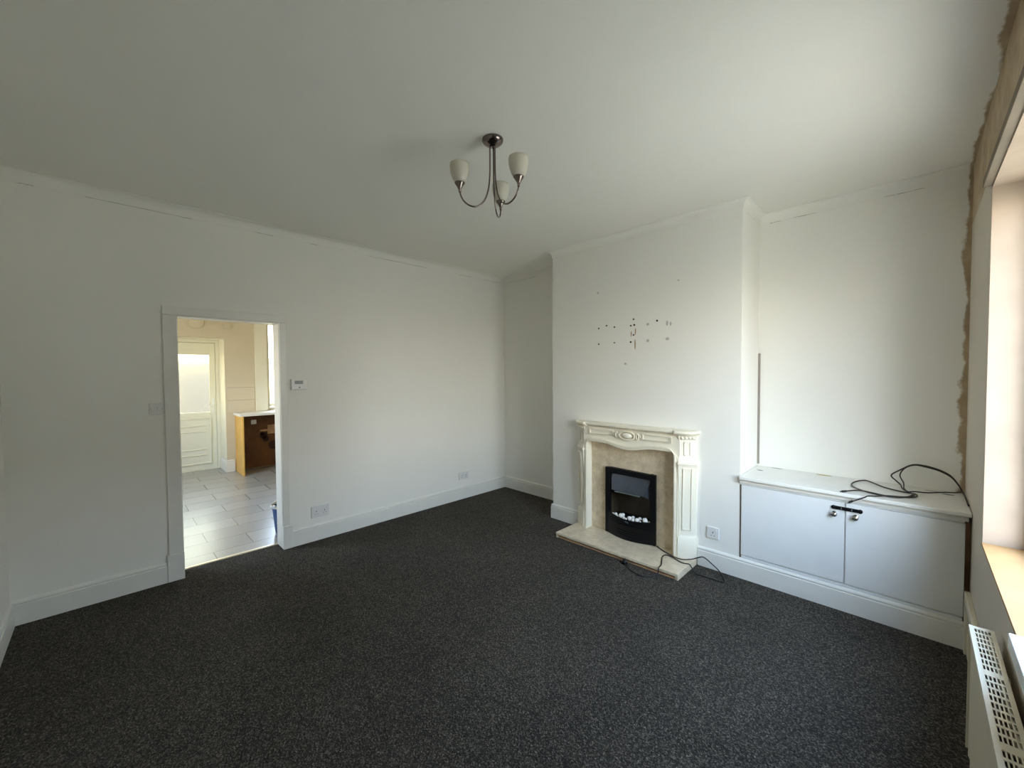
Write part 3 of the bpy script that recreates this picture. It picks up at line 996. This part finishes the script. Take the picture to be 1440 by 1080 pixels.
# one cable running out and back, two free ends
loop1 = [(3.620, -.479, .779), (3.681, -.384, z), (3.744, -.397, z), (3.811, -.421, z), (3.899, -.376, z), (3.937, -.333, z), (3.943, -.272, z), (3.924, -.245, z), (3.871, -.237, z), (3.791, -.185, z),
         (3.727, -.088, z), (3.681, -.047, z), (3.638, -.151, z), (3.632, -.259, z), (3.666, -.343, z), (3.739, -.409, z), (3.811, -.428, z), (3.880, -.395, z), (3.930, -.300, z), (3.915, -.235, z), (3.890, -.190, z), (3.874, -.135, z + .004),
         (3.867, -.070, .785), (3.844, -.055, .806), (3.820, -.050, .838), (3.866, -.045, .882), (3.916, -.040, .920), (3.965, -.040, .926), (4.029, -.045, .914), (4.086, -.050, .886), (4.117, -.055, .846), (4.137, -.06, .806), (4.146, -.20, .792), (4.150, -.36, .779)]
bm = bmesh.new(); tube(bm, smooth_path(loop1, 6), .0042)
cl = obj('cable', bm, m_brown_cable, cab, smooth='all')
loop2 = [(3.646, -.512, .722), (3.674, -.514, .740), (3.714, -.514, .766), (3.732, -.508, .7785), (3.768, -.474, z + .0005), (3.815, -.412, z), (3.895, -.365, z), (3.925, -.300, z + .006), (3.900, -.225, z + .004), (3.884, -.150, z + .006), (3.880, -.065, .80), (3.862, -.05, .845),
         (3.885, -.048, .895), (3.930, -.046, .922), (3.980, -.046, .918), (4.040, -.05, .904), (4.092, -.055, .875), (4.122, -.06, .835), (4.138, -.07, .80), (4.118, -.045, .779), (4.060, -.080, z), (3.990, -.160, z), (3.935, -.22, z + .008), (3.90, -.25, z + .006)]
bm = bmesh.new(); tube(bm, smooth_path(loop2, 6), .0036)
obj('cable', bm, m_brown_cable, cab, smooth='all')
def plug_end(p, q):
    p, q = Vector(p), Vector(q)
    bm = bmesh.new()
    tube(bm, [p, p + (q - p) * .25, p + (q - p) * .3, p + (q - p) * .85, q], [.003, .003, .0065, .0065, .005], 10)
    obj('plug', bm, m_rubber, cab, smooth=True)
plug_end((3.598, -.512, .779), (3.626, -.470, .779)); plug_end((3.634, -.5135, .713), (3.662, -.514, .734))

# ------------------------------------------------------------------ radiator under the window
RX0, RX1, RY0, RY1, RZ0, RZ1 = 4.080, 4.137, -1.585, -3.10, .16, .62
rad = thing('radiator', 'cream panel radiator with a slotted top grille under the window', 'radiator', (W, (RY0 + RY1) / 2, RZ0))
bm = bmesh.new()
# fluted front and back panels
n = int((RY0 - RY1) / .033)
outl = []
for k in range(n + 1):
    y = RY0 - .012 - (RY0 - RY1 - .024) * k / n
    outl.append((RX0 + (.002 if k % 2 else .008), y))
back = [(RX0 + .013, y) for x, y in outl[::-1]]
prism(bm, outl + back, lambda x, y: (x, y, RZ0), lambda x, y: (x, y, RZ1 - .012))
obj('front_panel', bm, m_radiator, rad)
obj('back_panel', nb((RX1 - .014, RX1, RY1 + .012, RY0 - .012, RZ0, RZ1 - .012)), m_radiator, rad)
obj('convector', nb((RX0 + .016, RX1 - .017, RY1 + .03, RY0 - .03, RZ0 + .02, RZ1 - .06)), m_rad_dark, rad)
# top grille: a plate pierced with rows of five slots
bm = bmesh.new()
wd = RX1 - RX0
ys, yk = RY0 - .003, RY1 + .003
rows = []
y = ys - .020
i = 0
while y - .036 > yk + .02:
    if i % 9 == 8: y -= .022
    rows.append((y - .026, y)); y -= .036; i += 1
cuts = sorted({ys, yk, *[a for a, b in rows], *[b for a, b in rows]}, reverse=True)
cw = [RX0, RX0 + .010] 
slots = []
x = RX0 + .010
for k in range(5):
    slots.append((x, x + .0052)); x += .0082
xs_ = sorted({RX0, RX1, *[a for a, b in slots], *[b for a, b in slots]})
for a, b in zip(cuts, cuts[1:]):
    row = (b, a) in rows
    if not row:
        box(bm, RX0, RX1, b, a, RZ1 - .003, RZ1)
    else:
        for c, d_ in zip(xs_, xs_[1:]):
            if (c, d_) in slots: continue
            box(bm, c, d_, b, a, RZ1 - .003, RZ1)
box(bm, RX0 - .002, RX0, yk, ys, RZ1 - .022, RZ1); box(bm, RX1, RX1 + .002, yk, ys, RZ1 - .022, RZ1)
obj('top_grille', bm, m_radiator, rad)
bm = nb((RX0 - .002, RX1 + .002, RY0 - .003, RY0, RZ0, RZ1))
obj('side_cover', bm, m_radiator, rad, bevel=.001)
for y in (RY0 - .2, RY1 + .2):
    obj('bracket', nb((RX1, W - .001, y - .015, y + .015, RZ0 + .05, RZ1 - .06)), m_radiator, rad)
bm = bmesh.new(); tube(bm, [(RX0 + .03, RY0 - .05, RZ0 + .01), (RX0 + .03, RY0 - .05, 0.0)], .0075)
obj('pipe', bm, m_radiator, rad)

# white length of window board nosing fixed to the sill
o = obj('window_board', nb((W - .032, W + .16, WY1 + .01, -1.99, .755, .80)), m_whiteboard, bevel=.003, at=(W, -2.4, .755))
tag(o, 'white painted window board end lying on the bare sill above the radiator', 'window board')

# ------------------------------------------------------------------ ceiling light
LX, LY = 2.292, -2.287
lamp = thing('ceiling_light', 'three-arm dark metal ceiling light with frosted glass shades', 'ceiling light', (LX, LY, H))
bm = bmesh.new(); lathe(bm, [(0, H - .040), (.012, H - .040), (.018, H - .036), (.036, H - .030), (.052, H - .018), (.057, H - .008), (.057, H)], 32, Matrix.Translation((LX, LY, 0)))
obj('ceiling_rose', bm, m_bronze, lamp, smooth='all')
F = Vector((-.7366, .6763)); R_ = Vector((.6763, .7366))
for thd in (196, 76, 316):
    th_ = math.radians(thd)
    dv = R_ * math.cos(th_) + F * math.sin(th_)
    rad_ = .182
    def P(r, z): return (LX + dv.x * r, LY + dv.y * r, z)
    pts = [P(.016, H - .034), P(.016, H - .10), P(.018, H - .20), P(.028, H - .275), P(.052, H - .335), P(.090, H - .367), P(.128, H - .367), P(.160, H - .348), P(.177, H - .320), P(rad_, H - .296)]
    bm = bmesh.new(); tube(bm, smooth_path(pts, 7), .0042, 10)
    arm = obj('arm', bm, m_bronze, lamp, smooth='all')
    c = P(rad_, 0)
    zb = H - .305
    bm = bmesh.new(); lathe(bm, [(.0, zb), (.0065, zb), (.0075, zb + .012), (.010, zb + .020), (.018, zb + .034), (.026, zb + .045), (.0275, zb + .050), (.024, zb + .050), (.0, zb + .046)], 24, Matrix.Translation((c[0], c[1], 0)))
    obj('lamp_holder', bm, m_bronze, arm, smooth='all')
    z0 = zb + .048
    prof = [(.018, z0), (.028, z0 + .002), (.038, z0 + .020), (.046, z0 + .044), (.0505, z0 + .068), (.051, z0 + .088), (.049, z0 + .100), (.0465, z0 + .100), (.0485, z0 + .086), (.048, z0 + .068), (.0435, z0 + .044), (.0355, z0 + .021), (.026, z0 + .006), (.0, z0 + .006)]
    bm = bmesh.new(); lathe(bm, prof, 28, Matrix.Translation((c[0], c[1], 0)))
    obj('glass_shade', bm, m_opal, arm, smooth='all')

# ------------------------------------------------------------------ outdoors
struct('street_ground', nb((W + WT, W + 40, -25, 25, -.25, -.15)), m_street, 'paved street outside the front window', 'street')
struct('sky_blocker', nb((W + 14, W + 22, 3.2, 40, -.15, 6.6)), m_brick, 'unseen brick block added across the street to dim the near left wall', 'light blocker')  # added out of view to block sky and darken the left wall
struct('yard_ground', nb((KD - 25, KD - .3, -25, 25, -.25, -.15)), m_street, 'paved yard behind the kitchen', 'yard')
struct('yard_wall', nb((KD - 5.2, KD - 5, -9, 3, -.15, 2.0)), m_yardwall, 'yellow rendered yard wall beyond the back door', 'wall')
struct('yard_shed', nb((KD - 4.2, KD - 3.2, -2.75, -1.3, -.15, 1.7)), m_yardgrey, 'grey shed in the yard', 'shed')

# ------------------------------------------------------------------ sky and light
w = bpy.data.worlds.new('overcast sky')
bpy.context.scene.world = w
w.use_nodes = True
nt = w.node_tree
bg = nt.nodes['Background']
tc = add(nt, 'ShaderNodeTexCoord')
sx = add(nt, 'ShaderNodeSeparateXYZ')
link(nt, tc.outputs['Generated'], sx.inputs[0])
r = add(nt, 'ShaderNodeValToRGB')
r.color_ramp.elements[0].position = .48; r.color_ramp.elements[0].color = (.50, .44, .36, 1)
r.color_ramp.elements[1].position = 1.0; r.color_ramp.elements[1].color = (.46, .68, 1.05, 1)
x = r.color_ramp.elements.new(.52); x.color = (.95, .90, .80, 1)
x = r.color_ramp.elements.new(.68); x.color = (.66, .82, 1.02, 1)
link(nt, mathn(nt, 'MULTIPLY_ADD', sx.outputs[2], .5, .5), r.inputs[0])
link(nt, r.outputs[0], bg.inputs[0])
bg.inputs[1].default_value = 7.8

def portal(name, loc, rot, sx_, sy_):
    l = bpy.data.lights.new(name, 'AREA')
    l.shape = 'RECTANGLE'; l.size = sx_; l.size_y = sy_
    l.cycles.is_portal = True
    o = bpy.data.objects.new(name, l)
    o.location = loc; o.rotation_euler = rot
    C.objects.link(o)
portal('front_window_portal', (wx + .02, (WY0 + WY1) / 2, (WZ0 + WZ1) / 2), (0, PI / 2, 0), WZ1 - WZ0, WY0 - WY1)
portal('kitchen_window_portal', (KX - .45, -1.42, 1.72), (0, -PI / 2, 0), 1.5, 1.0)
portal('kitchen_side_portal', (-1.75, KY0 - .12, 1.62), (PI / 2, 0, 0), 1.8, 1.3)
sun = bpy.data.lights.new('sun', 'SUN')
sun.energy = 4.0; sun.angle = .02; sun.color = (1, .93, .82)
so = bpy.data.objects.new('sun', sun)
so.rotation_euler = Vector((-.10, .62, .78)).to_track_quat('Z', 'Y').to_euler()
C.objects.link(so)

# ------------------------------------------------------------------ camera
cam = bpy.data.cameras.new('camera')
cam.sensor_width = 36
cam.lens = 36 * 568.986 / 1440
cam.clip_start = .05
co = bpy.data.objects.new('camera', cam)
C.objects.link(co)
yaw, pit, rol = math.radians(-44.957), math.radians(1.6747), math.radians(-.3368)
fw = Vector((math.sin(yaw) * math.cos(pit), math.cos(yaw) * math.cos(pit), -math.sin(pit)))
rt = Vector((math.cos(yaw), -math.sin(yaw), 0))
up = rt.cross(fw)
Rv = rt * math.cos(rol) + up * math.sin(rol)
Uv = -rt * math.sin(rol) + up * math.cos(rol)
M = Matrix((Rv, Uv, -fw)).transposed().to_4x4()
M.translation = Vector((3.927, -3.7879, 1.5497))
co.matrix_world = M
sc = bpy.context.scene
sc.camera = co
sc.view_settings.view_transform = 'Standard'
sc.view_settings.look = 'None'
sc.view_settings.gamma = 1
sc.view_settings.exposure = 1.40
sc.cycles.max_bounces = 14
sc.cycles.diffuse_bounces = 10
sc.cycles.transparent_max_bounces = 12
sc.cycles.sample_clamp_indirect = 8
sc.cycles.caustics_reflective = False
sc.cycles.caustics_refractive = True
